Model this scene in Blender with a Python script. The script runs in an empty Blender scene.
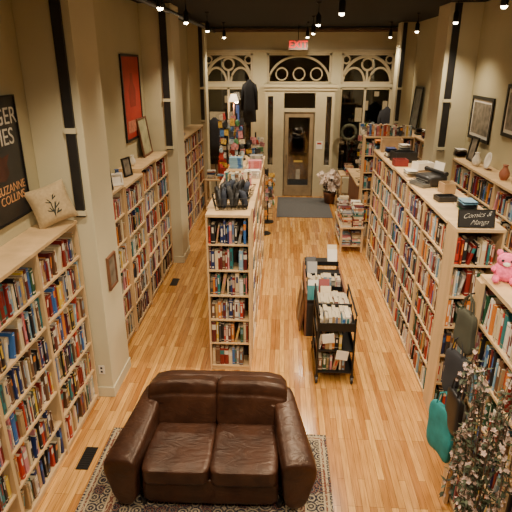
import bpy, bmesh, math, random
from mathutils import Matrix, Vector, Euler, noise
R=random.Random(11)
SC=bpy.context.scene
COL=SC.collection
rad=math.radians
# ---------------------------------------------------------------- materials
def newmat(name):
    m=bpy.data.materials.new(name); m.use_nodes=True
    nt=m.node_tree; b=nt.nodes['Principled BSDF']
    return m,nt,b
MC={}
def mat(name,col,rough=.55,metal=0,var=.18,scale=6,bump=0,emit=0,coat=0,stretch=None,detail=4):
    if name in MC: return MC[name]
    m,nt,b=newmat(name)
    tc=nt.nodes.new('ShaderNodeTexCoord'); n=nt.nodes.new('ShaderNodeTexNoise')
    mp=nt.nodes.new('ShaderNodeMapping')
    nt.links.new(tc.outputs['Object'],mp.inputs['Vector']); nt.links.new(mp.outputs['Vector'],n.inputs['Vector'])
    if stretch: mp.inputs['Scale'].default_value=stretch
    n.inputs['Scale'].default_value=scale; n.inputs['Detail'].default_value=detail
    r=nt.nodes.new('ShaderNodeValToRGB'); nt.links.new(n.outputs['Fac'],r.inputs['Fac'])
    r.color_ramp.elements[0].position=.3; r.color_ramp.elements[1].position=.7
    r.color_ramp.elements[0].color=[c*(1-var) for c in col]+[1]
    r.color_ramp.elements[1].color=[min(1,c*(1+var)) for c in col]+[1]
    nt.links.new(r.outputs['Color'],b.inputs['Base Color'])
    b.inputs['Roughness'].default_value=rough; b.inputs['Metallic'].default_value=metal
    b.inputs['Coat Weight'].default_value=coat
    if bump:
        bp=nt.nodes.new('ShaderNodeBump'); bp.inputs['Strength'].default_value=bump; bp.inputs['Distance'].default_value=.01
        nt.links.new(n.outputs['Fac'],bp.inputs['Height']); nt.links.new(bp.outputs['Normal'],b.inputs['Normal'])
    if emit:
        b.inputs['Emission Color'].default_value=list(col)+[1]; b.inputs['Emission Strength'].default_value=emit
    MC[name]=m; return m
WALL=mat('wall_paint',(.50,.445,.275),.8,var=.05,scale=1.5)
WALL2=mat('pilaster_paint',(.60,.54,.36),.75,var=.05,scale=1.5)
CEIL=mat('black_ceiling',(.008,.007,.006),.9)
PINE=mat('pine_wood',(.60,.41,.21),.5,var=.18,scale=5,stretch=(1,1,.15))
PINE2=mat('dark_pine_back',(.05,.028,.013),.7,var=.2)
OAK=mat('cream_trim',(.56,.47,.30),.5,var=.1,scale=5)
BLACK=mat('black_metal',(.012,.012,.012),.4,metal=.3)
BLACKP=mat('black_plastic',(.015,.014,.014),.45)
WHITE=mat('white_paper',(.75,.70,.60),.7,var=.05)
CREAM=mat('tan_cloth',(.44,.33,.18),.9,var=.12,scale=40,bump=.2)
CHROME=mat('chrome',(.6,.6,.6),.25,metal=1)
RED=mat('poster_red',(.42,.03,.018),.5,var=.12)
PINK=mat('pink_plush',(.85,.14,.28),.95,var=.3,scale=30,bump=.6)
TEAL=mat('teal_cloth',(.02,.24,.25),.85,var=.2,scale=12)
GREY=mat('grey_mat',(.10,.10,.10),.95,var=.25,scale=60,bump=.3)
BROWN=mat('brown_panel',(.16,.065,.03),.5,var=.2)
CARD=mat('cardboard',(.34,.22,.11),.8)
def leather():
    m,nt,b=newmat('brown_leather')
    tc=nt.nodes.new('ShaderNodeTexCoord'); n=nt.nodes.new('ShaderNodeTexNoise'); n.inputs['Scale'].default_value=5; n.inputs['Detail'].default_value=6
    nt.links.new(tc.outputs['Object'],n.inputs['Vector'])
    r=nt.nodes.new('ShaderNodeValToRGB'); r.color_ramp.elements[0].color=(.026,.0095,.0055,1); r.color_ramp.elements[1].color=(.060,.023,.012,1)
    r.color_ramp.elements[0].position=.35; r.color_ramp.elements[1].position=.7
    nt.links.new(n.outputs['Fac'],r.inputs['Fac']); nt.links.new(r.outputs['Color'],b.inputs['Base Color'])
    b.inputs['Roughness'].default_value=.37
    b.inputs['Specular Tint'].default_value=(1,.82,.68,1)
    v=nt.nodes.new('ShaderNodeTexNoise'); v.inputs['Scale'].default_value=5; v.inputs['Distortion'].default_value=1.2; v.inputs['Detail'].default_value=3
    mp=nt.nodes.new('ShaderNodeMapping'); mp.inputs['Scale'].default_value=(1,2.2,1.6); nt.links.new(tc.outputs['Object'],mp.inputs['Vector']); nt.links.new(mp.outputs['Vector'],v.inputs['Vector'])
    bp=nt.nodes.new('ShaderNodeBump'); bp.inputs['Strength'].default_value=.3; bp.inputs['Distance'].default_value=.03
    nt.links.new(v.outputs['Fac'],bp.inputs['Height']); nt.links.new(bp.outputs['Normal'],b.inputs['Normal'])
    return m
LEATHER=leather()
def floor_mat():
    m,nt,b=newmat('oak_floor'); L=nt.links.new
    tc=nt.nodes.new('ShaderNodeTexCoord'); mp=nt.nodes.new('ShaderNodeMapping'); mp.inputs['Rotation'].default_value=(0,0,rad(90))
    L(tc.outputs['Object'],mp.inputs['Vector'])
    br=nt.nodes.new('ShaderNodeTexBrick'); L(mp.outputs['Vector'],br.inputs['Vector'])
    br.inputs['Scale'].default_value=1; br.inputs['Brick Width'].default_value=.85; br.inputs['Row Height'].default_value=.062
    br.inputs['Mortar Size'].default_value=.0014; br.offset=.37; br.offset_frequency=3; br.inputs['Bias'].default_value=-.1
    br.inputs['Color1'].default_value=(.82,.45,.13,1); br.inputs['Color2'].default_value=(.42,.165,.036,1); br.inputs['Mortar'].default_value=(.10,.04,.012,1)
    n=nt.nodes.new('ShaderNodeTexNoise'); n.inputs['Scale'].default_value=6; n.inputs['Detail'].default_value=6
    m2=nt.nodes.new('ShaderNodeMapping'); m2.inputs['Scale'].default_value=(9,.6,1); L(tc.outputs['Object'],m2.inputs['Vector']); L(m2.outputs['Vector'],n.inputs['Vector'])
    r=nt.nodes.new('ShaderNodeValToRGB'); r.color_ramp.elements[0].color=(.66,.60,.52,1); r.color_ramp.elements[1].color=(1.0,1,1,1)
    r.color_ramp.elements[0].position=.3; r.color_ramp.elements[1].position=.65
    L(n.outputs['Fac'],r.inputs['Fac'])
    mx=nt.nodes.new('ShaderNodeMix'); mx.data_type='RGBA'; mx.blend_type='MULTIPLY'; mx.inputs[0].default_value=1
    L(br.outputs['Color'],mx.inputs[6]); L(r.outputs['Color'],mx.inputs[7]); L(mx.outputs[2],b.inputs['Base Color'])
    b.inputs['Roughness'].default_value=.2; b.inputs['Coat Weight'].default_value=.6; b.inputs['Coat Roughness'].default_value=.12
    return m
FLOORM=floor_mat()
def rug_mat(hx,hy):
    m,nt,b=newmat('rug_weave'); L=nt.links.new
    tc=nt.nodes.new('ShaderNodeTexCoord'); sp=nt.nodes.new('ShaderNodeSeparateXYZ'); L(tc.outputs['Object'],sp.inputs[0])
    def mth(op,a,bv=None):
        x=nt.nodes.new('ShaderNodeMath'); x.operation=op
        for i,v in enumerate((a,bv)):
            if v is None: continue
            if isinstance(v,(int,float)): x.inputs[i].default_value=v
            else: L(v,x.inputs[i])
        return x.outputs[0]
    dx=mth('SUBTRACT',hx,mth('ABSOLUTE',sp.outputs['X'])); dy=mth('SUBTRACT',hy,mth('ABSOLUTE',sp.outputs['Y']))
    d=mth('MINIMUM',dx,dy)
    NAVY=(.014,.014,.028,1); CR=(.46,.37,.23,1); RD=(.15,.035,.02,1)
    r=nt.nodes.new('ShaderNodeValToRGB'); r.color_ramp.interpolation='CONSTANT'
    els=[(0,NAVY),(.02,CR),(.04,RD),(.06,CR),(.075,NAVY),(.23,CR),(.245,RD),(.29,CR),(.305,NAVY),(.40,CR),(.41,NAVY)]
    cr=r.color_ramp; cr.elements[0].position=0; cr.elements[0].color=els[0][1]; cr.elements[1].position=els[1][0]; cr.elements[1].color=els[1][1]
    for p,c in els[2:]:
        e=cr.elements.new(p); e.color=c
    L(d,r.inputs['Fac'])
    def motif(scale,freq,thr,rnd):
        v=nt.nodes.new('ShaderNodeTexVoronoi'); v.inputs['Scale'].default_value=scale; v.inputs['Randomness'].default_value=rnd
        L(tc.outputs['Object'],v.inputs['Vector'])
        return v,mth('GREATER_THAN',mth('SINE',mth('MULTIPLY',v.outputs['Distance'],freq)),thr)
    v,f=motif(10,24,.35,.3); v2,f2=motif(24,16,.72,.7)
    r2=nt.nodes.new('ShaderNodeValToRGB'); r2.color_ramp.elements[0].color=CR; r2.color_ramp.elements[1].color=RD; r2.color_ramp.interpolation='CONSTANT'; r2.color_ramp.elements[1].position=.72
    sc=nt.nodes.new('ShaderNodeSeparateColor'); L(v.outputs['Color'],sc.inputs[0]); L(sc.outputs[0],r2.inputs['Fac'])
    mx=nt.nodes.new('ShaderNodeMix'); mx.data_type='RGBA'; L(mth('MULTIPLY',f,.8),mx.inputs[0]); L(r.outputs['Color'],mx.inputs[6]); L(r2.outputs['Color'],mx.inputs[7])
    m3=nt.nodes.new('ShaderNodeMix'); m3.data_type='RGBA'; L(mth('MULTIPLY',f2,.55),m3.inputs[0]); L(mx.outputs[2],m3.inputs[6]); m3.inputs[7].default_value=(.34,.27,.17,1)
    L(m3.outputs[2],b.inputs['Base Color'])
    b.inputs['Roughness'].default_value=.95
    return m
def glass_mat():
    m,nt,b=newmat('window_glass')
    nt.nodes.remove(b); out=nt.nodes['Material Output']
    t=nt.nodes.new('ShaderNodeBsdfTransparent'); t.inputs[0].default_value=(.75,.78,.8,1)
    g=nt.nodes.new('ShaderNodeBsdfGlossy'); g.inputs['Roughness'].default_value=.03
    fr=nt.nodes.new('ShaderNodeFresnel'); fr.inputs[0].default_value=2.1; mx=nt.nodes.new('ShaderNodeMixShader')
    nt.links.new(fr.outputs[0],mx.inputs[0]); nt.links.new(t.outputs[0],mx.inputs[1]); nt.links.new(g.outputs[0],mx.inputs[2]); nt.links.new(mx.outputs[0],out.inputs[0])
    return m
GLASS=glass_mat()
def attr_mat():
    m,nt,b=newmat('book_cover')
    a=nt.nodes.new('ShaderNodeAttribute'); a.attribute_name='Col'
    n=nt.nodes.new('ShaderNodeTexNoise'); n.inputs['Scale'].default_value=30
    r=nt.nodes.new('ShaderNodeValToRGB'); r.color_ramp.elements[0].color=(.75,.75,.75,1); r.color_ramp.elements[1].color=(1,1,1,1)
    mx=nt.nodes.new('ShaderNodeMix'); mx.data_type='RGBA'; mx.blend_type='MULTIPLY'; mx.inputs[0].default_value=1
    nt.links.new(n.outputs['Fac'],r.inputs['Fac']); nt.links.new(a.outputs['Color'],mx.inputs[6]); nt.links.new(r.outputs['Color'],mx.inputs[7])
    nt.links.new(mx.outputs[2],b.inputs['Base Color']); b.inputs['Roughness'].default_value=.45
    return m
BOOKM=attr_mat()
# ---------------------------------------------------------------- mesh builder
class MB:
    def __init__(s): s.v=[];s.f=[];s.m=[]
    def add(s,vs,fs,m=0):
        o=len(s.v); s.v+= [tuple(x) for x in vs]; s.f+=[tuple(i+o for i in f) for f in fs]; s.m+=[m]*len(fs); return s
    def box(s,x0,x1,y0,y1,z0,z1,m=0,M=None):
        vs=[Vector((x,y,z)) for z in(z0,z1) for y in(y0,y1) for x in(x0,x1)]
        if M: vs=[M@v for v in vs]
        return s.add(vs,[(0,2,3,1),(4,5,7,6),(0,1,5,4),(2,6,7,3),(0,4,6,2),(1,3,7,5)],m)
    def ring(s,rings,m=0,cap=True,closed=False):
        n=len(rings[0]); vs=[p for r in rings for p in r]; fs=[]
        k=len(rings)
        for i in range(k if closed else k-1):
            for j in range(n):
                a=i*n+j;b=i*n+(j+1)%n;c=((i+1)%k)*n+(j+1)%n;d=((i+1)%k)*n+j
                fs.append((a,b,c,d))
        if cap and not closed: fs.append(tuple(range(n-1,-1,-1))); fs.append(tuple((k-1)*n+j for j in range(n)))
        return s.add(vs,fs,m)
    def tube(s,pts,r,n=8,m=0,closed=False,radii=None):
        pts=[Vector(p) for p in pts]; rings=[]; up=Vector((0,0,1)); k=len(pts)
        for i,p in enumerate(pts):
            a=pts[(i-1)%k] if (closed or i>0) else p; b=pts[(i+1)%k] if (closed or i<k-1) else p
            t=(b-a).normalized(); u=up if abs(t.z)<.95 else Vector((1,0,0))
            x=t.cross(u).normalized(); y=x.cross(t).normalized(); rr=radii[i] if radii else r
            rings.append([p+x*rr*math.cos(q*2*math.pi/n)+y*rr*math.sin(q*2*math.pi/n) for q in range(n)])
        return s.ring(rings,m,True,closed)
    def lathe(s,prof,n=20,m=0,c=(0,0,0)):
        rings=[[(c[0]+r*math.cos(2*math.pi*j/n),c[1]+r*math.sin(2*math.pi*j/n),c[2]+z) for j in range(n)] for r,z in prof]
        return s.ring(rings,m)
    def superq(s,c,size,n=4,res=8,m=0,M=None,fn=None):
        vid={};vs=[];fs=[]
        def gv(d):
            key=tuple(round(x,5) for x in d)
            if key not in vid:
                l=math.sqrt(sum(x*x for x in d)); u=[x/l for x in d]
                r=sum(abs(x)**n for x in u)**(-1/n)
                p=Vector([u[i]*r*size[i]/2 for i in range(3)])
                if fn: p=fn(p)
                if M: p=M@p
                vid[key]=len(vs); vs.append(p+Vector(c))
            return vid[key]
        for ax in range(3):
            for sg in(-1,1):
                for i in range(res):
                    for j in range(res):
                        q=[]
                        for a,b in((i,j),(i+1,j),(i+1,j+1),(i,j+1)):
                            d=[0,0,0]; d[ax]=sg; d[(ax+1)%3]=math.tan((-1+2*a/res)*math.pi/4); d[(ax+2)%3]=math.tan((-1+2*b/res)*math.pi/4)
                            q.append(gv(d))
                        fs.append(tuple(q) if sg>0 else tuple(reversed(q)))
        return s.add(vs,fs,m)
    def mesh(s,name,mats,smooth=False):
        me=bpy.data.meshes.new(name); me.from_pydata(s.v,[],s.f)
        for x in mats: me.materials.append(x)
        me.polygons.foreach_set('material_index',s.m)
        if smooth: me.polygons.foreach_set('use_smooth',[True]*len(me.polygons))
        me.update(); return me
    def obj(s,name,mats,parent=None,loc=(0,0,0),rot=(0,0,0),smooth=False,bevel=0,sub=0):
        if not isinstance(mats,(list,tuple)): mats=[mats]
        return mkobj(name,s.mesh(name,mats,smooth),parent,loc,rot,bevel,sub)
def mkobj(name,me,parent=None,loc=(0,0,0),rot=(0,0,0),bevel=0,sub=0):
    o=bpy.data.objects.new(name,me); COL.objects.link(o); o.location=loc; o.rotation_euler=rot
    if parent: o.parent=parent
    if bevel:
        b=o.modifiers.new('Bevel','BEVEL'); b.width=bevel; b.segments=2; b.limit_method='ANGLE'
    if sub:
        b=o.modifiers.new('Sub','SUBSURF'); b.levels=sub; b.render_levels=sub
    return o
def meta(o,label,cat,group=None):
    o['label']=label; o['category']=cat
    if group: o['group']=group
    return o
def top(name,label,cat,loc=(0,0,0),rz=0,group=None):
    o=bpy.data.objects.new(name,None); o.empty_display_size=.1; COL.objects.link(o); o.location=loc; o.rotation_euler=(0,0,rad(rz))
    return meta(o,label,cat,group)
def struct(o): o['kind']='structure'; return o
def text(name,body,size,m,parent,loc,rot=(90,0,0),align='CENTER',ext=.001,shear=0,thin=0):
    c=bpy.data.curves.new(name,'FONT'); c.body=body; c.size=size; c.align_x=align; c.align_y='CENTER'; c.extrude=ext; c.shear=shear; c.space_line=.85; c.offset=-thin
    t=bpy.data.objects.new(name+'_tmp',c); COL.objects.link(t); bpy.context.view_layer.update()
    me=bpy.data.meshes.new_from_object(t.evaluated_get(bpy.context.evaluated_depsgraph_get())); bpy.data.objects.remove(t)
    me.materials.clear(); me.materials.append(m)
    return mkobj(name,me,parent,loc,[rad(a) for a in rot])
# ---------------------------------------------------------------- room
XL,XR,YN,YF,ZC=-2.4,3.15,-2.0,15.2,4.5
struct(MB().box(XL-.2,XR+.2,YN-.2,YF+.2,-.2,0).obj('floor',FLOORM))
struct(MB().box(XL-.2,XR+.2,YN-.2,YF+.2,ZC,ZC+.2).obj('ceiling',CEIL))
def wall_side(name,x,sgn):
    return struct(MB().box(min(x,x-sgn*.2),max(x,x-sgn*.2),YN-.2,YF+.2,0,ZC).obj(name,WALL))
wall_side('wall_left',XL,1); wall_side('wall_right',XR,-1)
struct(MB().box(XL,XR,YN-.2,YN,0,ZC).obj('wall_near',WALL))
n=1
def pilaster(x0,x1,y0,y1,sx0,sx1):
    global n
    b=MB().box(x0,x1,y0,y1,0,ZC); struct(b.obj('trim_%d'%n,WALL2,bevel=.006)); n+=1
    b=MB().box(x0-.012,x1+.012,y0-.012,y1+.012,0,.13); struct(b.obj('trim_%d'%n,WALL2,bevel=.004)); n+=1
    b=MB().box(sx0,sx1,y0-.035,y0-.001,2.16,4.49,0)
    for z in(2.2,3.0): b.box(sx0-.012,sx1+.012,y0-.045,y0-.001,z-.025,z+.025,1)
    struct(b.obj('trim_%d'%n,[BLACKP,WALL2])); n+=1
pilaster(XL,-1.89,4.82,5.45,-2.05,-1.96)
pilaster(XL,-1.87,9.02,9.67,-2.06,-1.95)
pilaster(XL,-1.98,13.4,13.8,-2.12,-2.03)
pilaster(2.62,XR,9.15,9.8,2.69,2.80)
pilaster(2.75,XR,13.4,13.8,2.79,2.88)
pilaster(2.62,XR,3.9,4.05,2.69,2.81)
o=top('wall_outlet','white wall outlet plate low on the pilaster','outlet',(-2.0,4.817,.36))
MB().box(-.035,.035,-.006,0,-.055,.055).obj('plate',WHITE,o,bevel=.002)
MB().box(-.012,.012,-.009,-.006,.012,.035).box(-.012,.012,-.009,-.006,-.035,-.012).obj('socket',BLACKP,o)
# back wall
Y0,Y1=YF,YF+.2
b=MB()
for x0,x1 in((XL,-2.28),(-.9,-.5),(1.3,1.57),(3.02,XR)): b.box(x0,x1,Y0,Y1,0,3.85)
b.box(XL,XR,Y0,Y1,3.85,ZC)
for x0,x1 in((-2.28,-.9),(-.5,1.3),(1.57,3.02)): b.box(x0,x1,Y0,Y1,2.95,3.04)
for x0,x1 in((-2.28,-.9),(1.57,3.02)): b.box(x0,x1,Y0,Y1,0,.5)
struct(b.obj('wall_back',WALL2))
struct(MB().box(XL,XR,Y0-.25,Y0-.001,4.38,4.45).obj('trim_40',mat('brown_beam',(.16,.09,.05),.6)))
struct(MB().box(XL,XR,Y0-.05,Y0-.001,3.88,3.94).obj('trim_41',OAK))
FAC=mat('night_facade',(.02,.018,.02),.9)
WARM=mat('warm_window',(1,.6,.25),.5,emit=.7); COOL=mat('cool_window',(.25,.45,1),.5,emit=.4)
b=MB().box(-12,14,24,24.4,-.5,9,0)
for i,(x,z,w,h) in enumerate([(-6,1.2,.5,.6),(-3.4,1.0,.7,.5),(-4.2,3.4,.3,.5),(-2.7,1.9,.35,.3),(-3.9,2.0,.15,.9),(-2.2,.9,.15,.9),(-1.5,3.6,.3,.5),(1.5,1.3,.3,.7),(3.2,1.1,.3,.6),(4.0,2.2,.2,.2),(4.9,.8,.5,.5),(3.6,1.6,.15,.4),(5.2,3.5,.3,.5),(6.0,1.2,.4,.5),(4.4,1.5,.2,.5)]):
    b.box(x,x+w,23.96,24,z,z+h,1 if i%5 else 2)
o=b.obj('building_facade',[FAC,WARM,COOL]); meta(o,'dark night building facade with a few lit windows','building')
o=MB().box(-12,14,YF+.25,24,-.4,-.3).obj('street',mat('asphalt',(.02,.02,.02),.8)); meta(o,'dark street pavement outside the shop','street')
wn=1
def arc(cx,cz,r,a0,a1,k=20,rz=None): return [(cx+r*math.cos(a0+(a1-a0)*i/k),0,cz+(rz or r)*math.sin(a0+(a1-a0)*i/k)) for i in range(k+1)]
def transom(x0,x1,z0,z1,kind=0):
    global wn
    w=x1-x0; cx=(x0+x1)/2; y=YF+.06; b=MB(); f=.06
    b.box(x0,x1,-f/2,f/2,z0,z0+f); b.box(x0,x1,-f/2,f/2,z1-f,z1); b.box(x0,x0+f,-f/2,f/2,z0,z1); b.box(x1-f,x1,-f/2,f/2,z0,z1)
    h=z1-z0
    if kind==0:
        b.tube(arc(cx,z0+.02,w/2-.04,0,math.pi,28,h-.10),.046,6)
        q=w/4
        b.tube(arc(cx-q,z0+.02,q-.06,0,math.pi,16,h*.5),.034,6); b.tube(arc(cx+q,z0+.02,q-.06,0,math.pi,16,h*.5),.034,6)
        b.tube(arc(cx,z0+h*.64,h*.19,0,2*math.pi,20)[:-1],.032,6,closed=True)
        for s in(-1,1): b.tube(arc(cx+s*w*.41,z1-.17,.10,0,2*math.pi,16)[:-1],.026,6,closed=True)
        b.box(cx-.028,cx+.028,-.02,.02,z0,z0+h*.45)
    else:
        b.tube(arc(cx,z0+.02,w/2-.04,0,math.pi,28,h-.10),.035,6)
        for k in(-1,0,1): b.tube(arc(cx+k*w*.27,z0+h*.32,h*.2,0,2*math.pi,20)[:-1],.022,6,closed=True)
    b.box(x0+.01,x1-.01,.024,.03,z0+.01,z1-.01,1)
    struct(b.obj('window_%d'%wn,[OAK,GLASS],loc=(0,y,0))); wn+=1
transom(-2.28,-.9,3.04,3.85); transom(-.5,1.3,3.04,3.85,1); transom(1.57,3.02,3.04,3.85)
def win(x0,x1,z0,z1,mul):
    global wn
    b=MB(); f=.06
    b.box(x0,x1,-.04,.04,z0,z0+f); b.box(x0,x1,-.04,.04,z1-f,z1)
    for x in [x0,x1-f]+[m-f/2 for m in mul]: b.box(x,x+f,-.04,.04,z0,z1)
    b.box(x0+.01,x1-.01,-.003,.003,z0+.01,z1-.01,1)
    struct(b.obj('window_%d'%wn,[OAK,GLASS],loc=(0,YF+.08,0))); wn+=1
win(-2.28,-.9,.5,2.95,[-1.6]); win(1.57,3.02,.5,2.95,[2.28])
for k,(x0,x1) in enumerate(((-2.28,-.6),(1.45,3.02))):
    struct(MB().box(x0,x1,14.55,15.19,0,.5).obj('trim_%d'%(50+k),WALL2))
# vestibule
VC=mat('vestibule_paint',(.53,.46,.29),.55,var=.05)
b=MB(); y0,y1=14.36,14.46
b.box(-.52,-.44,y0,y1,0,2.98); b.box(-.30,.0,y0,y1,0,2.98); b.box(-.44,-.30,y0,y1,0,.9); b.box(-.44,-.30,y0,y1,2.75,2.98)
b.box(.84,1.14,y0,y1,0,2.98); b.box(1.28,1.36,y0,y1,0,2.98); b.box(1.14,1.28,y0,y1,0,.9); b.box(1.14,1.28,y0,y1,2.75,2.98)
b.box(.0,.84,y0,y1,2.84,2.98); b.box(0,.84,y0,y1,2.34,2.44)
b.box(-.52,-.46,y1,YF-.001,0,2.98); b.box(1.30,1.36,y1,YF-.001,0,2.98)
b.box(-.58,1.42,y0-.06,YF-.001,2.98,3.05); b.box(-.55,1.39,y0-.03,y0,2.9,2.98)
b.box(-.44,-.30,y0+.04,y0+.05,.9,2.75,1); b.box(1.14,1.28,y0+.04,y0+.05,.9,2.75,1); b.box(0,.84,y0+.04,y0+.05,2.44,2.84,1)
struct(b.obj('trim_60',[VC,GLASS],bevel=.004))
def door(name,x0,x1,y):
    b=MB(); t=.045; dw=mat('door_wood',(.28,.21,.12),.45)
    b.box(x0,x0+.11,y,y+t,.01,2.33); b.box(x1-.11,x1,y,y+t,.01,2.33); b.box(x0+.11,x1-.11,y,y+t,.01,.32); b.box(x0+.11,x1-.11,y,y+t,2.2,2.33)
    b.box(x0+.11,x1-.11,y+.018,y+.026,.32,2.2,1)
    d=struct(b.obj(name,[dw,GLASS],bevel=.003))
    MB().tube([(x0+.06,y,.95),(x0+.06,y-.06,.97),(x0+.06,y-.06,1.2),(x0+.06,y,1.22)],.012).obj('door_handle',CHROME,d)
    return d
d=door('door_1',.02,.82,14.39); door('door_2',.02,.82,15.24)
struct(MB().box(-.5,.02,15.22,15.3,0,2.95).box(.82,1.3,15.22,15.3,0,2.95).box(.02,.82,15.22,15.3,2.34,2.95).obj('trim_61',VC))
MB().box(.36,.48,14.38,14.387,.50,.78).obj('notice',mat('dim_paper',(.4,.36,.28),.7),d)
MB().box(.30,.54,14.376,14.38,.98,1.03).obj('notice',mat('yellow_note',(.6,.45,.1),.6),d)
o=top('wall_notice','small white notice on the door surround','notice',(.99,14.357,1.35))
MB().box(-.09,.09,-.004,0,0,.22).obj('sheet',WHITE,o); MB().box(-.06,.06,-.005,-.004,.13,.18).obj('print',RED,o)
# exit sign
o=top('exit_sign','white box exit sign with red letters hanging from ceiling','sign',(.33,14.2,4.03))
MB().box(-.25,.25,-.03,.03,-.12,.12).obj('housing',mat('sign_white',(.42,.32,.28),.5),o,bevel=.006)
MB().box(-.01,.01,-.01,.01,.12,ZC-4.03).obj('stem',BLACK,o)
text('lettering','EXIT',.235,mat('exit_red',(1,.01,.005),.5,emit=2.2),o,(0,-.032,0),ext=.002)
o=MB().tube([(-1.9,0,4.38),(-1.9,14.8,4.38)],.04,10).obj('ceiling_pipe',BLACK); meta(o,'thin black pipe running along the ceiling','pipe')
# ---------------------------------------------------------------- ceiling spots
BULB=mat('lamp_bulb',(1,.80,.52),.5,emit=35)
HOUS=MB().lathe([(.036,.0),(.042,.02),(.042,.13),(.02,.16),(.009,.18),(.009,.30),(.04,.31),(.04,.328)],14).mesh('housing',[BLACK],True)
BUL=MB().lathe([(.002,-.030),(.020,-.026),(.032,-.014),(.036,.0),(.001,.002)],14).mesh('bulb',[BULB],True)
EK=2.55
def spot(x,y,e,tilt=(0,0),ang=124,col=(1,.82,.59)):
    x+=R.uniform(-.12,.12)
    o=top('ceiling_spotlight','small black cylinder spotlight lit under ceiling','ceiling light',(x,y,4.17),group='small spotlights under the ceiling')
    mkobj('housing',HOUS,o); mkobj('bulb',BUL,o)
    l=bpy.data.lights.new('spot','SPOT'); l.energy=e*EK; l.color=col; l.spot_size=rad(ang); l.spot_blend=.9; l.shadow_soft_size=.06
    q=bpy.data.objects.new('spot_lamp',l); COL.objects.link(q); q.parent=o; q.location=(0,0,-.06); q.rotation_euler=(rad(tilt[0]),rad(tilt[1]),0)
for y,e,tx in((1.6,75,20),(3.9,65,0),(6.2,70,0),(8.4,65,0),(10.6,45,0),(13.3,65,28)): spot(-1.5,y,e,(tx,-6))
for y,e,tx in((.6,130,35),(2.8,110,20),(5.2,140,0),(7.0,150,0),(9.0,130,0),(11.6,80,0),(13.2,85,32)): spot(.62,y,e,(tx,0))
for y,e,tx in((1.6,60,15),(3.9,60,0),(6.2,65,0),(8.6,65,0),(11.0,65,0),(13.3,70,28)): spot(2.45,y,e,(tx,8))
# ---------------------------------------------------------------- books
PAL=[('black',(.012,.012,.015)),('charcoal',(.04,.04,.045)),('dark red',(.22,.014,.012)),('red',(.48,.035,.02)),('maroon',(.12,.016,.018)),
('navy blue',(.016,.032,.13)),('blue',(.04,.14,.40)),('light blue',(.22,.40,.54)),('teal',(.02,.18,.19)),('dark green',(.02,.085,.04)),('green',(.10,.26,.07)),
('white',(.78,.72,.61)),('cream',(.68,.55,.34)),('tan',(.44,.28,.13)),('brown',(.15,.07,.035)),('orange',(.64,.20,.025)),('yellow',(.70,.46,.06)),('grey',(.28,.27,.25)),('purple',(.14,.03,.18)),('pink',(.6,.24,.26))]
WTS=[9,5,6,5,4,5,5,4,3,3,3,11,8,6,5,4,4,4,2,2]
PAGE=(.60,.50,.34)
def proto(i,rr):
    name,c=rr.choices(PAL,WTS)[0]; acc=rr.choices([p[1] for p in PAL]+[(.74,.67,.55)]*10)[0]
    if sum(abs(a-b) for a,b in zip(acc,c))<.3: acc=(.68,.62,.5) if sum(c)<.7 else (.03,.03,.04)
    st=rr.randrange(5)
    if st==0: bands=[(0,.08,c,c),(.08,.14,acc,acc),(.14,.4,c,c),(.4,.82,acc,c),(.82,.9,c,c),(.9,.93,acc,acc),(.93,1,c,c)]
    elif st==1: bands=[(0,.06,c,c),(.06,.16,acc,c),(.16,.4,c,c),(.4,.85,acc,c),(.85,1,c,c)]
    elif st==2: bands=[(0,.62,c,c),(.62,.88,acc,acc),(.88,1,c,c)]
    elif st==3: bands=[(0,.1,c,c),(.1,.13,acc,acc),(.13,.55,c,c),(.55,.85,acc,c),(.85,1,c,c)]
    else: bands=[(0,.1,c,c),(.1,.12,acc,acc),(.12,.9,c,c),(.9,.92,acc,acc),(.92,1,c,c)]
    return dict(name=name,c=c,bands=bands)
PROT=[proto(i,R) for i in range(100)]
LIGHTP=[i for i,p in enumerate(PROT) if p['name'] in('white','cream','tan','light blue','grey','pink')]
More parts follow.
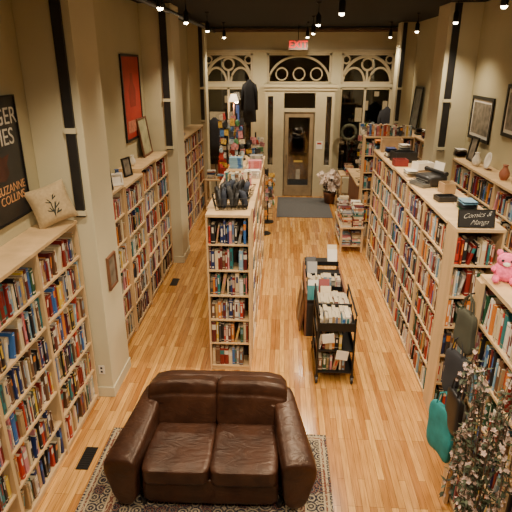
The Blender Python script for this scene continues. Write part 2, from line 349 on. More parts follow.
def book_geo(p,detail):
    V=[];F=[];K=[]
    def q(pts,c):
        o=len(V); V.extend(pts); F.append(tuple(range(o,o+len(pts)))); K.append(c)
    c=p['c']
    if detail:
        xs=[-.5,-.22,.22,.5]; ys=[.03,0,0,.03]
        for z0,z1,cc,ec in p['bands']:
            for j in range(3):
                col=cc if j==1 else ec
                q([(xs[j],ys[j],z0),(xs[j+1],ys[j+1],z0),(xs[j+1],ys[j+1],z1),(xs[j],ys[j],z1)],col)
        ty=.06
        q([(-.5,.03,1),(.5,.03,1),(.5,ty,1),(-.5,ty,1)],c); q([(-.5,.03,1),(-.22,0,1),(.22,0,1),(.5,.03,1)],c)
        for s in(-1,1):
            x0,x1=sorted((s*.5,s*.42)); q([(x0,ty,1),(x1,ty,1),(x1,1,1),(x0,1,1)],c)
        q([(-.42,ty,.975),(.42,ty,.975),(.42,.98,.975),(-.42,.98,.975)],PAGE)
        q([(.42,.98,.01),(-.42,.98,.01),(-.42,.98,.975),(.42,.98,.975)],PAGE)
        q([(-.5,1,0),(-.5,.03,0),(-.5,.03,1),(-.5,1,1)],c); q([(.5,.03,0),(.5,1,0),(.5,1,1),(.5,.03,1)],c)
        q([(-.42,1,0),(-.42,.05,0),(-.42,.05,1),(-.42,1,1)][::-1],c); q([(.42,.05,0),(.42,1,0),(.42,1,1),(.42,.05,1)][::-1],c)
        q([(-.5,.03,0),(-.5,1,0),(.5,1,0),(.5,.03,0)],c)
        a=p['bands'][3][2] if len(p['bands'])>3 else (.6,.55,.45)
        for x in(-.505,.505):
            pts=[(x,.25,.55),(x,.85,.55),(x,.85,.85),(x,.25,.85)]; q(pts if x>0 else pts[::-1],a if a!=c else (.6,.55,.42))
    else:
        for z0,z1,cc,ec in p['bands']: q([(-.5,0,z0),(.5,0,z0),(.5,0,z1),(-.5,0,z1)],[a*.5+b*.5 for a,b in zip(cc,ec)])
        q([(-.5,0,1),(.5,0,1),(.5,1,1),(-.5,1,1)],[a*.75 for a in PAGE])
        q([(-.5,1,0),(-.5,0,0),(-.5,0,1),(-.5,1,1)],c); q([(.5,0,0),(.5,1,0),(.5,1,1),(.5,0,1)],c)
    return V,F,K
def color_mesh(name,V,F,K):
    me=bpy.data.meshes.new(name); me.from_pydata(V,[],F); me.materials.append(BOOKM)
    a=me.color_attributes.new('Col','FLOAT_COLOR','CORNER'); buf=[]
    for f,k in zip(F,K): buf+= [k[0],k[1],k[2],1.0]*len(f)
    a.data.foreach_set('color',buf); me.update(); return me
BOOKS=[]
CAMZ=3.6; TH=rad(20.8); PS=rad(3.05)
def proj(p):
    X,Y,Z=p; Z-=CAMZ; r=X*math.cos(PS)+Y*math.sin(PS); f=Y*math.cos(PS)-X*math.sin(PS)
    d=f*math.cos(TH)-Z*math.sin(TH); u=f*math.sin(TH)+Z*math.cos(TH)
    return 256+509*r/max(d,.01),256-509*u/max(d,.01),d
def add_book(M,t,d,h,group,where,vis=True,p=None):
    BOOKS.append((M@Matrix.Diagonal((t,d,h,1)),R.randrange(len(PROT)) if p is None else p,group,where,vis))
def fill_row(M,w,y,z,depth,hmax,group,where,full=1.0,vis=True,thick=1.0,dmin=.12,pool=None):
    x=-w/2+.004; end=w/2-.006
    if R.random()>full: end-=R.uniform(.1,.3)*w
    base=R.uniform(.86,1.0)
    while True:
        t=R.choice([.014,.018,.022,.026,.03,.036,.045,.05])*R.uniform(.9,1.15)*thick
        if x+t>end: break
        h=min(hmax,hmax*base*R.uniform(.76,1.08)); d=min(depth-.03,R.uniform(dmin,.17))
        ins=R.uniform(.0,.025); pp=R.choice(pool) if pool and R.random()<.85 else None
        if R.random()<.05 and x+t+.06<end:
            a=rad(R.uniform(8,14)); hh=h*.94
            add_book(M@Matrix.Translation((x+t/2+.002,y+ins,z+.001))@Matrix.Rotation(a,4,'Y'),t,d,hh,group,where,vis,pp)
            x+=t/math.cos(a)+hh*math.sin(a)+.004
        else:
            add_book(M@Matrix.Translation((x+t/2,y+ins,z+.001)),t*.96,d,h,group,where,vis,pp); x+=t+R.uniform(.0003,.0015)
        if R.random()<.012: x+=R.uniform(.02,.07)
BCM={}
def bookcase(loc,rz,w,d,label,group,where,h=2.13,rows=6,books=True,full=.95,vis=True,thick=1.0):
    key=(round(w,3),round(d,3),round(h,3),rows)
    kick=.07; sp=(h-.03-kick)/rows; T=.020
    if key not in BCM:
        BCM[key]=dict(
            side=MB().box(0,T,-d/2,d/2,0,h-.03).mesh('side_panel',[PINE]),
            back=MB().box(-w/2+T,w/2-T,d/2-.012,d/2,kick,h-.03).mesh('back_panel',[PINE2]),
            shelf=MB().box(-w/2+T,w/2-T,-d/2+.006,d/2-.012,-T,0).mesh('shelf',[PINE]),
            top=MB().box(-w/2,w/2,-d/2-.008,d/2,h-.03,h).mesh('top_board',[PINE]),
            kick=MB().box(-w/2+T,w/2-T,-d/2+.02,-d/2+.035,0,kick-T).mesh('kickboard',[PINE]))
    B=BCM[key]; o=top('bookcase',label,'bookcase',loc,rz)
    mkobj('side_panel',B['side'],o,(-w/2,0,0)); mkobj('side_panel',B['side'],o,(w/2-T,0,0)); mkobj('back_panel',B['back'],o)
    mkobj('top_board',B['top'],o); mkobj('kickboard',B['kick'],o)
    M=Matrix.Translation(loc)@Matrix.Rotation(rad(rz),4,'Z')
    for i in range(rows):
        z=kick+i*sp; mkobj('shelf',B['shelf'],o,(0,0,z))
        if books: fill_row(M,w-2*T-.004,-d/2+.014,z,d-.02,sp-T-.03,group,where,full,vis,thick)
    return o
for i in range(3): bookcase((-2.225,4.335-.88*i,0),90,.88,.345,'tall pine wall bookcase packed with books below poster','books in the bookcase below the posters','on a pine wall bookcase')
for i in range(4): bookcase((-2.225 if i!=1 else -2.205,5.92+.875*i-.0,0),90,.87,.345,'tall pine wall bookcase full of books between pilasters','books in the bookcases between the pilasters','on a pine wall bookcase',h=(2.13,2.10,2.16,2.13)[i])
for i in range(4): bookcase((-2.225,10.12+.88*i,0),90,.87,.345,'tall pine wall bookcase near the shop windows','books in the wall bookcases near the windows','on a far wall bookcase')
IH=2.02
bookcase((-.605,5.555,0),0,.50,.27,'narrow pine end bookcase closing the central book island','books in the island end bookcase','in the island end bookcase',h=IH)
for i in range(4):
    bookcase((-.47,6.145+.9*i,0),90,.895,.262,'pine bookcase of the central double-sided island','books in the central island','in the central island',h=IH)
    bookcase((-.74,6.145+.9*i,0),-90,.895,.262,'pine bookcase on the far side of the central island','books on the other side of the central island','in the central island',vis=False,h=IH)
bookcase((1.88,4.815,0),0,.46,.27,'pine end bookcase of the long book aisle with chalkboard sign','books in the aisle end bookcase','in the aisle end bookcase')
for i in range(5):
    bookcase((1.775,5.405+.9*i,0),-90,.895,.25,'pine bookcase in the long aisle row','books in the long aisle row','in the long aisle row',h=2.13 if i!=2 else 2.15)
    bookcase((2.03,5.405+.9*i,0),90,.895,.25,'pine bookcase on the back side of the aisle row','books on the back side of the aisle row','in the aisle row',vis=False)
for i in range(5): bookcase((2.975,4.56+.9*i,0),-90,.895,.34,'pine bookcase against the side wall behind the aisle','books on the side wall bookcases','on the side wall bookcase')
for i in range(3): bookcase((2.975,10.3+.9*i,0),-90,.895,.34,'pine bookcase against the side wall by the counter','books on the side wall near the windows','on the side wall bookcase')
for i in range(2):
    bookcase((1.645,3.12-.92*i,0),-90,.91,.31,'tall pine bookcase beside flowering branches','books in the bookcase behind the blossoms','in the bookcase behind the blossoms')
    bookcase((1.96,3.12-.92*i,0),90,.91,.31,'tall pine bookcase backing the near aisle bookcase','books in the backing bookcase','in a pine bookcase',vis=False)
o=MB().box(1.455,1.487,3.47,3.58,0,2.10).box(1.487,2.12,3.578,3.60,0,2.10).obj('end_panel',PINE); meta(o,'pale pine end panel closing the near bookcase row','panel')
bookcase((2.15,10.75,0),0,1.0,.3,'pine bookcase across the aisle end with merchandise on top','books in the cross bookcase','in the cross bookcase',h=2.2)
# ---------------------------------------------------------------- sofa
S=top('sofa','brown leather two-seat sofa with rolled arms on rug','sofa',(-.57,3.70,.015),1.0); S.scale=(.885,1,.97)
def wr(seed,amp=.008):
    def fn(p):
        k=noise.noise(Vector((p.x*6+seed,p.y*6,p.z*6)))
        return p*(1+amp*k/ max(.15,p.length))
    return fn
MB().superq((0,.04,.2),(1.36,.80,.26),10,8).obj('base',LEATHER,S,smooth=True)
MB().superq((0,-.375,.195),(1.30,.09,.27),8,8).obj('front_apron',LEATHER,S,smooth=True)
def seatfn(seed):
    w=wr(seed,.008)
    def fn(p):
        p=w(p)
        if p.z>0: p.z-=.010*math.exp(-((p.x/.2)**2+(p.y/.22)**2))
        return p
    return fn
def backfn(seed,s):
    w=wr(seed,.008)
    def fn(p):
        p=w(p)
        if p.y<0: p.y+=.010*math.exp(-((p.z-.10)/.016)**2)
        if p.z>0: p.z-=.035*max(0,(p.x*s+.0)/.36)**2
        return p
    return fn
for s in(-1,1):
    MB().superq((0,0,0),(.65,.72,.17),9,18,fn=seatfn(s*3)).obj('seat_cushion',LEATHER,S,(s*.324,-.11,.385),(rad(-1),0,0),smooth=True)
    MB().superq((0,0,0),(.745,.22,.46),9,28,fn=backfn(s*5,s)).obj('back_cushion',LEATHER,S,(s*.368,.30,.61),(rad(-17),0,0),smooth=True)
    rings=[]
    prof=[(-.46,.02,.52,.80),(-.45,.0,.555,.97),(-.40,-.0,.575,1.03),(-.2,0,.60,1.03),(.1,0,.64,.97),(.30,0,.70,.88),(.40,.0,.73,.78),(.43,.03,.71,.65)]
    for y,ins,zt,ws in prof:
        w=.125*ws; pts=[]
        out=.07*(1-(y+.45)/.88)
        base=[(-w*.82,.05),(-w*.84,.28),(-w*.95,zt-.15),(-w*.97,zt-.07),(-w*.88,zt-.018),(-w*.4,zt),(w*.5,zt-.004),(w*1.05+out*.5,zt-.025),(w*1.2+out,zt-.09),(w*1.1+out,zt-.19),(w*.92+out*.6,zt-.30),(w*.85+out*.3,.05)]
        for px,pz in base: pts.append((s*px,y,pz+(ins if pz<.1 else 0)))
        rings.append(pts if s>0 else pts[::-1])
    MB().ring(rings).obj('armrest',LEATHER,S,(s*.74,0,0),(0,0,rad(s*8)),smooth=True,sub=2)
    for y in(-.36,.34): MB().lathe([(.022,0),(.03,.065)],10).obj('foot',BLACKP,S,(s*.66,y,-.002))
MB().superq((0,0,0),(1.50,.17,.74),7,12).obj('back_frame',LEATHER,S,(0,.41,.445),(rad(-10),0,0),smooth=True)
# rug
rx0,rx1,ry0,ry1=-1.72,.49,1.2,4.28
rg=MB().box(-(rx1-rx0)/2,(rx1-rx0)/2,-(ry1-ry0)/2,(ry1-ry0)/2,0,.012)
rgo=rg.obj('rug',rug_mat((rx1-rx0)/2,(ry1-ry0)/2),loc=((rx0+rx1)/2,(ry0+ry1)/2,.001)); meta(rgo,'dark navy, red and cream oriental rug under the sofa','rug')
b=MB().box(-.06,.06,-.15,.15,0,.004)
for i in range(9): b.box(-.05,.05,-.135+i*.03,-.12+i*.03,.004,.007)
meta(b.obj('floor_vent',BLACK,loc=(-1.85,3.84,.001)),'black metal floor register beside the rug','vent')
meta(MB().box(-.06,.06,-.15,.15,0,.006).obj('floor_vent',BLACK,loc=(-1.86,8.1,.001)),'black metal floor register near wall bookcase','vent')
meta(MB().box(-.7,.7,-1,1,0,.012).obj('door_mat',GREY,loc=(.56,13.2,.001),bevel=.004),'dark grey entrance mat in front of the door','doormat')
# ---------------------------------------------------------------- book cart
K=top('book_cart','black metal rolling book cart loaded with paperbacks','book cart',(.655,5.62,0))
fw,fd=.21,.40
for sx in(-1,1):
    for sy in(-1,1):
        MB().tube([(sx*fw,sy*fd,.10),(sx*fw,sy*fd,.86)],.013).obj('post',BLACK,K)
        c=MB(); c.tube([(sx*fw-.012,sy*fd,.045),(sx*fw+.012,sy*fd,.045)],.044,14); c.box(sx*fw-.02,sx*fw+.02,sy*fd-.012,sy*fd+.012,.06,.105)
        c.obj('caster',BLACKP,K)
    MB().tube([(sx*fw,-fd,.86),(sx*fw,-fd-.03,.93),(sx*fw,fd+.03,.93),(sx*fw,fd,.86)],.012).obj('handle_rail',BLACK,K)
for z in(.16,.45,.72):
    MB().box(-fw-.01,fw+.01,-fd-.01,fd+.01,z-.015,z).box(-fw-.01,-fw,-fd-.01,fd+.01,z,z+.05).box(fw,fw+.01,-fd-.01,fd+.01,z,z+.05).obj('tray',BLACK,K)
MB().box(-fw,fw,-fd-.01,-fd,.72,.81).obj('divider',BLACK,K); MB().box(-fw,fw,-.03,-.01,.72,.87).obj('divider',BLACK,K)
M=Matrix.Translation((.655,5.62,.72))
for yy in(-.385,-.21,.01,.19): fill_row(M,.40,yy,0.001,.20,.15,'paperbacks on the rolling cart','on a rolling book cart',1,dmin=.155,pool=LIGHTP)
for z in(.16,.45):
    for yy in(-.385,.02): fill_row(Matrix.Translation((.655,5.62,z)),.40,yy,0.001,.2,.2,'paperbacks on the rolling cart','on a rolling book cart',.5)
for i,(x,z) in enumerate(((.73,.40),(.56,.62))):
    meta(MB().box(-.07,.07,-.002,.002,-.06,.06).obj('paper_sheet',WHITE,loc=(x,5.195,z),rot=(0,rad(8*(-1)**i),0)),'white printed sheet taped on the cart front','paper')
# display rack behind cart
D=top('display_rack','tiered wooden display rack with assorted books','display rack',(.62,6.95,0))
MB().box(-.28,-.255,-.62,.62,.0,.66).obj('side_panel',BROWN,D,bevel=.003); MB().box(.255,.28,-.62,.62,.0,.66).obj('side_panel',BROWN,D,bevel=.003)
MB().box(-.255,.255,-.62,-.605,.0,.5).obj('front_panel',BLACKP,D)
for i in range(4):
    y=-.60+i*.31; z=.50+.07*i
    MB().box(-.255,.255,y,y+.30,z-.02,z).box(-.255,.255,y,y+.015,z,z+.05).obj('tier_shelf',BLACK,D)
    if i in(1,):
        fill_row(Matrix.Translation((.62,6.95+y,z+.001)),.49,.03,0,.2,.18,'books on the tiered display rack','on the tiered display rack',1,pool=LIGHTP,dmin=.15)
        continue
    for j in range(3):
        if R.random()<.15: continue
        for dy in(.08,.15):
            M=Matrix.Translation((.62-.165+j*.165+R.uniform(-.012,.012),6.95+y+dy,z+.006))@Matrix.Rotation(rad(-28+R.uniform(-4,4)),4,'X')@Matrix.Rotation(rad(90),4,'Z')@Matrix.Translation((0,-.072,0))
            add_book(M,R.choice((.02,.03)),.145,R.uniform(.17,.23)+(dy-.08)*.7,'face-out books on the tiered display rack','leaning on the tiered display rack',p=R.choice(LIGHTP) if R.random()<.35 else None)
MB().box(-.255,.255,-.6,.6,.10,.12).obj('base_shelf',BROWN,D)
meta(MB().box(-.012,.012,-.16,.16,-.0,.42).obj('framed_board',BROWN,loc=(.28,6.62,.006),rot=(0,rad(9),0),bevel=.003),'brown framed board leaning on the display rack','board')
meta(MB().box(-.012,.012,-.18,.18,-.0,.50).obj('framed_board',CARD,loc=(.26,6.98,.006),rot=(0,rad(7),0),bevel=.003),'tan framed board leaning on the display rack','board')
# table with stacks
T=top('side_table','low wooden table piled with stacked paperbacks','table',(1.40,10.35,0))
MB().box(-.24,.24,-.6,.6,.50,.53).obj('table_top',PINE,T,bevel=.004)
for sx in(-1,1):
    for sy in(-1,1): MB().box(-.02,.02,-.02,.02,0,.5).obj('leg',PINE,T,(sx*.21,sy*.56,0))
MB().box(-.22,.22,-.58,.58,.12,.14).obj('lower_shelf',PINE,T)
for sx in(-.11,.11):
    for k in range(6):
        for base,cnt in((.53,R.randint(9,16)),(.14,R.randint(5,9))):
            z=base+.002
            for q in range(cnt):
                t=R.uniform(.02,.035)
                M=Matrix.Translation((1.40+sx+R.uniform(-.01,.01),10.35-.57+k*.19,z+t/2))@Matrix.Rotation(rad(R.uniform(-4,4)),4,'Z')@Matrix.Rotation(rad(90),4,'Y')@Matrix.Translation((0,0,-.095))
                add_book(M,t*.97,.15,.19,'paperbacks stacked on the low table','stacked on the low table',p=R.choice(LIGHTP) if R.random()<.6 else None); z+=t
# ---------------------------------------------------------------- posters and frames
def framed(name,label,cat,loc,rz,w,h,fm,am,fw=.025,tilt=0,mat_border=None,shapes=()):
    o=top(name,label,cat,loc,rz); o.rotation_euler=(rad(tilt),0,rad(rz))
    b=MB(); b.box(-w/2,w/2,-.025,0,0,fw); b.box(-w/2,w/2,-.025,0,h-fw,h); b.box(-w/2,-w/2+fw,-.025,0,fw,h-fw); b.box(w/2-fw,w/2,-.025,0,fw,h-fw)
    b.obj('frame',fm,o)
    MB().box(-w/2+fw,w/2-fw,-.012,-.004,fw,h-fw).obj('artwork',am,o)
    if mat_border:
        g=mat_border; MB().box(-w/2+fw+g,w/2-fw-g,-.015,-.012,fw+g,h-fw-g).obj('picture',shapes[0],o)
    return o
DKART=mat('dark_print',(.02,.018,.018),.35,var=.5,scale=4)
P=framed('poster','black film poster with large white title and orange author name','poster',(XL+.004,4.17,2.28),90,.78,1.06,BLACK,DKART,.012)
text('lettering','HUNGER\nGAMES',.20,mat('print_white',(.55,.5,.4),.5),P,(-.02,-.0135,.80))
text('lettering','SUZANNE\nCOLLINS',.105,mat('print_orange',(.60,.30,.12),.5),P,(.12,-.0135,.24))
b=MB()
b.add([(-.1,-.0135,.38),(.05,-.0135,.36),(.12,-.0135,.42),(.1,-.0135,.5),(.16,-.0135,.58),(.04,-.0135,.56),(-.02,-.0135,.6),(-.04,-.0135,.5)],[tuple(range(8))]); b.obj('print_motif',mat('print_dark_red',(.06,.018,.012),.5,var=.4,scale=10),P)
P=framed('poster','black-framed red poster with darker figure print','poster',(XL+.004,8.25,2.45),90,.98,1.27,BLACK,RED,.035)
b=MB(); 
b.add([(-.16,-.014,.5),(.16,-.014,.5),(.2,-.014,.75),(.08,-.014,.86),(.07,-.014,1.0),(-.07,-.014,1.0),(-.08,-.014,.86),(-.2,-.014,.75)],[tuple(range(8))])
b.obj('print_motif',mat('print_dkred',(.24,.016,.01),.5),P)
MB().box(-.34,.34,-.015,-.012,.12,.30).obj('print_panel',mat('print_cream',(.5,.17,.10),.5,var=.4,scale=25),P)
PH=mat('photo_print',(.20,.17,.13),.3,var=.7,scale=9)
framed('picture_frame','black-framed group photograph with white mat on wall','picture',(XR-.004,8.55,2.42),-90,.92,.68,BLACK,WHITE,.05,mat_border=.05,shapes=[PH])
framed('picture_frame','large black-framed picture on the wall','picture',(XR-.004,7.25,2.62),-90,.85,.70,BLACK,WHITE,.05,mat_border=.05,shapes=[PH])
framed('picture_frame','black-framed print leaning on wall shelf','picture',(XR-.10,12.5,2.135),-90,.7,.95,BLACK,mat('blue_print',(.22,.23,.20),.4,var=.6),.05,tilt=-4)
framed('picture_frame','small dark framed picture standing on wall bookcase','picture',(2.98,8.3,2.135),-90,.3,.38,BLACK,PH,.03,tilt=-8)
framed('picture_frame','small dark framed picture standing on wall bookcase','picture',(2.95,10.4,2.135),-80,.4,.5,BLACK,PH,.03,tilt=-8)
framed('picture_frame','small brown-framed picture on the pilaster side','picture',(-1.886,5.14,1.25),90,.26,.38,BROWN,PH,.025)
framed('picture_frame','small white-matted frame standing on bookcase top','picture',(-2.16,5.95,2.135),60,.26,.34,BLACK,WHITE,.03,tilt=-8,mat_border=.04,shapes=[PH])
framed('picture_frame','green and cream print leaning on bookcase top','picture',(-2.3,8.6,2.135),90,.55,.62,BROWN,mat('sage_print',(.40,.38,.22),.5,var=.4),.03,tilt=-8)
framed('picture_frame','small dark frame standing on bookcase top','picture',(-2.18,7.0,2.105),75,.2,.26,BLACK,PH,.02,tilt=-8)
framed('picture_frame','small white card display standing on bookcase top','picture',(-2.12,6.26,2.135),40,.2,.16,WHITE,WHITE,.02,tilt=-8)
# pillow
b=MB(); N=14; vs=[];fs=[]
for sd in(1,-1):
    o=len(vs)
    for i in range(N+1):
        for j in range(N+1):
            u=-1+2*i/N; v=-1+2*j/N; th=.075*((1-u**4)*(1-v**4))**.6
            vs.append((u*.19*(1-.07*(1-v*v)),sd*th,v*.19*(1-.07*(1-u*u))+.19))
    for i in range(N):
        for j in range(N):
            q=(o+i*(N+1)+j,o+(i+1)*(N+1)+j,o+(i+1)*(N+1)+j+1,o+i*(N+1)+j+1); fs.append(q if sd<0 else q[::-1])
b.add(vs,fs)
PW=top('throw_pillow','tan throw pillow with dark leaf print on bookcase top','cushion',(-2.13,4.58,2.16),38); PW.rotation_euler=(rad(-14),rad(-14),rad(38))
b.obj('pillow_body',CREAM,PW,smooth=True)
b=MB(); 
for (x0,z0,x1,z1,w) in((-.02,.07,.03,.31,.022),(.0,.14,.09,.24,.02),(.0,.2,-.07,.27,.018),(.01,.23,.07,.29,.016),(-.01,.12,-.08,.19,.02),(0,.10,.08,.15,.02)):
    dx,dz=x1-x0,z1-z0; l=math.hypot(dx,dz); nx,nz=-dz/l*w,dx/l*w
    yy=-.078; b.add([(x0,yy,z0),((x0+x1)/2+nx,yy,(z0+z1)/2+nz),(x1,yy+.012,z1),((x0+x1)/2-nx,yy,(z0+z1)/2-nz)],[(0,1,2,3)])
b.obj('leaf_print',mat('ink_green',(.03,.035,.025),.8),PW)
# chalkboard sign
G=top('chalkboard_sign','small black chalkboard sign with white script on bookcase','sign',(1.84,4.72,2.135)); G.rotation_euler=(rad(-14),0,rad(0))
MB().box(-.165,.165,-.008,.008,0,.17).obj('board',BLACKP,G,bevel=.002)
MB().box(-.17,.17,-.012,.012,.0,.010).box(-.17,.17,-.012,.012,.165,.172).box(-.17,-.163,-.012,.012,0,.17).box(.163,.17,-.012,.012,0,.17).obj('frame',BLACK,G)
CH=mat('chalk',(.6,.57,.5),.8)
text('lettering','Comics &',.066,CH,G,(-.005,-.011,.118),rot=(90,-6,0),shear=.7,thin=.0012)
text('lettering','Manga',.066,CH,G,(.02,-.011,.05),rot=(90,-2,0),shear=.7,thin=.0012)
def mug(loc,rz,m,label):
    o=top('novelty_mug',label,'mug',loc,rz)
    MB().lathe([(.001,0),(.045,0),(.055,.05),(.052,.11),(.045,.11),(.045,.02),(.001,.02)],18).obj('cup',m,o,smooth=True)
    MB().tube([(.05,0,.085),(.09,0,.075),(.09,0,.03),(.05,0,.02)],.008,6).obj('handle',m,o)
mug((1.96,4.655,1.088-.333),0,mat('gloss_red',(.6,.04,.08),.25),'glossy pinkish red novelty mug clipped at the end bookcase') if False else None
# red plush hanging on the end bookcase
O=top('heart_ornament','pinkish red heart-shaped plush ornament hanging on bookcase end','ornament',(1.90,4.655,1.02))
hp=[]
for k in range(28):
    t=2*math.pi*k/28; hp.append((.0052*16*math.sin(t)**3,.0052*(13*math.cos(t)-5*math.cos(2*t)-2*math.cos(3*t)-math.cos(4*t))))
MB().ring([[(x*.5,-.035,z*.5) for x,z in hp],[(x*.9,-.025,z*.9) for x,z in hp],[(x,0,z) for x,z in hp],[(x*.9,.02,z*.9) for x,z in hp]]).obj('heart_body',mat('heart_red',(.62,.05,.09),.6),O,smooth=True)
MB().tube([(0,.0,.05),(0,.01,.13)],.003,5).obj('cord',BLACK,O)
def typewriter(loc,rz):
    t=top('typewriter','black vintage typewriter on top of the bookcase','typewriter',loc,rz)
    MB().superq((0,.02,.07),(.32,.30,.14),6,8).obj('body',BLACKP,t,smooth=True)
    MB().tube([(-.19,.08,.17),(.19,.08,.17)],.025,12).obj('platen',BLACK,t); 
    for s in(-1,1): MB().tube([(s*.19,.08,.17),(s*.215,.08,.17)],.03,12).obj('platen_knob',BLACKP,t)
    b=MB()
    for r in range(4):
        for c in range(10): b.lathe([(.009,0),(.011,.006),(.001,.007)],8,c=(-.12+c*.0265+r*.005,-.19+r*.028,.05+r*.015))
    b.box(-.15,.15,-.2,-.08,.0,.045); b.obj('keyboard',[mat('key_grey',(.12,.12,.11),.4)],t)
    MB().box(-.10,.10,.085,.088,.17,.30).obj('paper_sheet',WHITE,t,rot=(rad(-8),0,0))
typewriter((1.88,6.55,2.135),-70)
def crate(loc,w,d,h,label,m,rz=0,name='storage_box'):
    o=top(name,label,'box',loc,rz); t=.012
    MB().box(-w/2,w/2,-d/2,-d/2+t,0,h).box(-w/2,w/2,d/2-t,d/2,0,h).box(-w/2,-w/2+t,-d/2+t,d/2-t,0,h).box(w/2-t,w/2,-d/2+t,d/2-t,0,h).box(-w/2+t,w/2-t,-d/2+t,d/2-t,0,t).obj('box_body',m,o,bevel=.002)
    return o
crate((1.9,8.2,2.133),.34,.28,.16,'open black storage box on bookcase top',BLACKP,10)
crate((1.9,9.2,2.133),.36,.30,.22,'open brown cardboard box on bookcase top',CARD,-6)
crate((2.03,7.5,2.153),.25,.2,.10,'small white box on bookcase top',WHITE,14)
crate((1.78,7.85,2.133),.2,.18,.10,'small red box on bookcase top',mat('box_red',(.2,.02,.015),.6),4)
crate((1.85,5.75,2.133),.22,.16,.06,'flat black tray on bookcase top',BLACKP,8)
crate((1.98,6.15,2.133),.14,.18,.12,'small tan box on bookcase top',CARD,8)
def vase(loc,m,label,s=1,name='vase'):
    o=MB().lathe([(.001,0),(.05*s,0),(.08*s,.06*s),(.085*s,.12*s),(.04*s,.2*s),(.035*s,.23*s),(.05*s,.25*s),(.042*s,.25*s),(.03*s,.22*s)],20).obj(name,m,loc=loc,smooth=True); return meta(o,label,'vase')
vase((2.93,7.9,2.133),WHITE,'white ceramic vase on the wall bookcase',.8)
vase((2.93,6.4,2.133),BLACKP,'black ceramic vase on the wall bookcase',1)
vase((2.95,6.9,2.133),mat('terracotta',(.3,.1,.05),.6),'terracotta vase on the wall bookcase',.8)
vase((-2.2,6.6,2.103),mat('blue_glaze',(.04,.08,.2),.3),'blue glazed vase on wall bookcase',.7)
vase((-2.25,7.5,2.163),WHITE,'small white vase on wall bookcase',.6)
o=top('decorative_plate','round white plate on stand on the wall bookcase','plate',(3.0,7.6,2.133),-90)
MB().lathe([(.001,0),(.07,0),(.12,.02),(.115,.026),(.07,.008),(.001,.008)],24).obj('plate_disc',WHITE,o,(0,0,.13),(rad(80),0,0),smooth=True)
MB().box(-.05,.05,-.03,.04,0,.012).obj('stand',BROWN,o)
def stack(x,y,z,nb,grp,where,rz=0,p=None):
    for q in range(nb):
        t=R.uniform(.02,.04)
        M=Matrix.Translation((x,y,z+t/2))@Matrix.Rotation(rad(rz+R.uniform(-8,8)),4,'Z')@Matrix.Rotation(rad(90),4,'Y')@Matrix.Translation((0,-.07,-.1))
        add_book(M,t*.97,.15,.21,grp,where,p=p); z+=t
for x,y,nb in((1.98,5.4,3),(1.75,7.0,3),(1.78,8.6,5),(2.02,8.7,6),(1.75,9.5,4),(2.05,9.55,6)): stack(x,y,2.133,nb,'books stacked on bookcase tops','lying on a bookcase top',90)
for x,y,nb in((-.72,7.35,4),(-.45,8.0,5),(-.75,8.1,6),(-.45,7.4,3),(-.45,8.5,5)): stack(x,y,IH+.003,nb,'books stacked on the island top','lying on the island top',p=R.choice(LIGHTP) if y>7.9 else None)
for x,y,nb in((2.95,5.2,5),(2.95,5.8,3),(2.95,8.7,4),(2.95,10.9,5),(2.95,11.5,4)): stack(x,y,2.133,nb,'books stacked on the wall bookcase top','lying on the wall bookcase top',90)
for x,y,nb in((-2.2,10.2,4),(-2.2,11.0,3)): stack(x,y,2.133,nb,'books stacked on the wall bookcase top','lying on the wall bookcase top',90)
fill_row(Matrix.Translation((-.6,6.85,IH+.002)),.42,0,0,.18,.20,'books standing on the island top','standing on the island top',1,pool=LIGHTP)
fill_row(Matrix.Translation((2.15,10.65,2.202)),.9,0,0,.18,.24,'books standing on the cross bookcase','standing on the cross bookcase',1)
def basket(loc,rz,label,s=1):
    o=top('wire_basket',label,'basket',loc,rz); b=MB(); w,d,h=.2*s,.15*s,.13*s
    for z in(.004,.06*s,h):
        k=.85+.15*z/h; b.tube([(-w*k,-d*k,z),(w*k,-d*k,z),(w*k,d*k,z),(-w*k,d*k,z)],.004,5,closed=True)
    for i in range(9):
        x=-w+2*w*i/8
        for s2 in(-1,1): b.tube([(x*.85,s2*d*.85,.004),(x,s2*d,h)],.0025,4)
        b.tube([(x*.85,-d*.85,.004),(x*.85,d*.85,.004)],.0025,4)
    for i in range(7):
        y=-d+2*d*i/6
        for s2 in(-1,1): b.tube([(s2*w*.85,y*.85,.004),(s2*w,y,h)],.0025,4)
    b.obj('basket_frame',BLACK,o)
    cl=[BLACKP,mat('dark_blue_cloth',(.02,.025,.04),.9),mat('dark_grey_cloth',(.03,.03,.03),.9)]
    for i in range(5):
        M=Matrix.Rotation(rad(R.uniform(-14,14)),4,'Y')@Matrix.Rotation(rad(R.uniform(-10,10)),4,'Z')
        zz=R.uniform(.15,.21)*s
        MB().superq((0,0,0),(.055*s,.20*s,zz),5,7,M=M,fn=wr(i*2.3,.05)).obj('pouch',cl[i%3],o,((i-2)*.068*s,R.uniform(-.02,.02),.02+zz/2),smooth=True)
        MB().tube([((i-2)*.068*s,-.05*s,zz),((i-2)*.068*s,-.03*s,zz+.05*s),((i-2)*.068*s,.03*s,zz+.05*s),((i-2)*.068*s,.05*s,zz)],.005,5).obj('pouch_handle',BLACKP,o)
basket((-.6,5.74,IH+.003),8,'black wire basket filled with dark pouches on island',1.05)
basket((-.58,6.22,IH+.003),-12,'black wire basket with dark cloth pouches on island top',1.05)
CM=[mat('card_%s'%nn,cc,.4,var=.5,scale=25) for nn,cc in(('red',(.45,.04,.03)),('white',(.66,.60,.50)),('blue',(.05,.14,.34)),('yellow',(.55,.34,.05)),('ivory',(.62,.55,.42)),('green',(.07,.22,.08)),('orange',(.5,.19,.03)),('rose',(.5,.2,.2)),('cream',(.55,.44,.28)),('black',(.03,.03,.03)),('pale_blue',(.35,.42,.45)))]
CARDM=[]
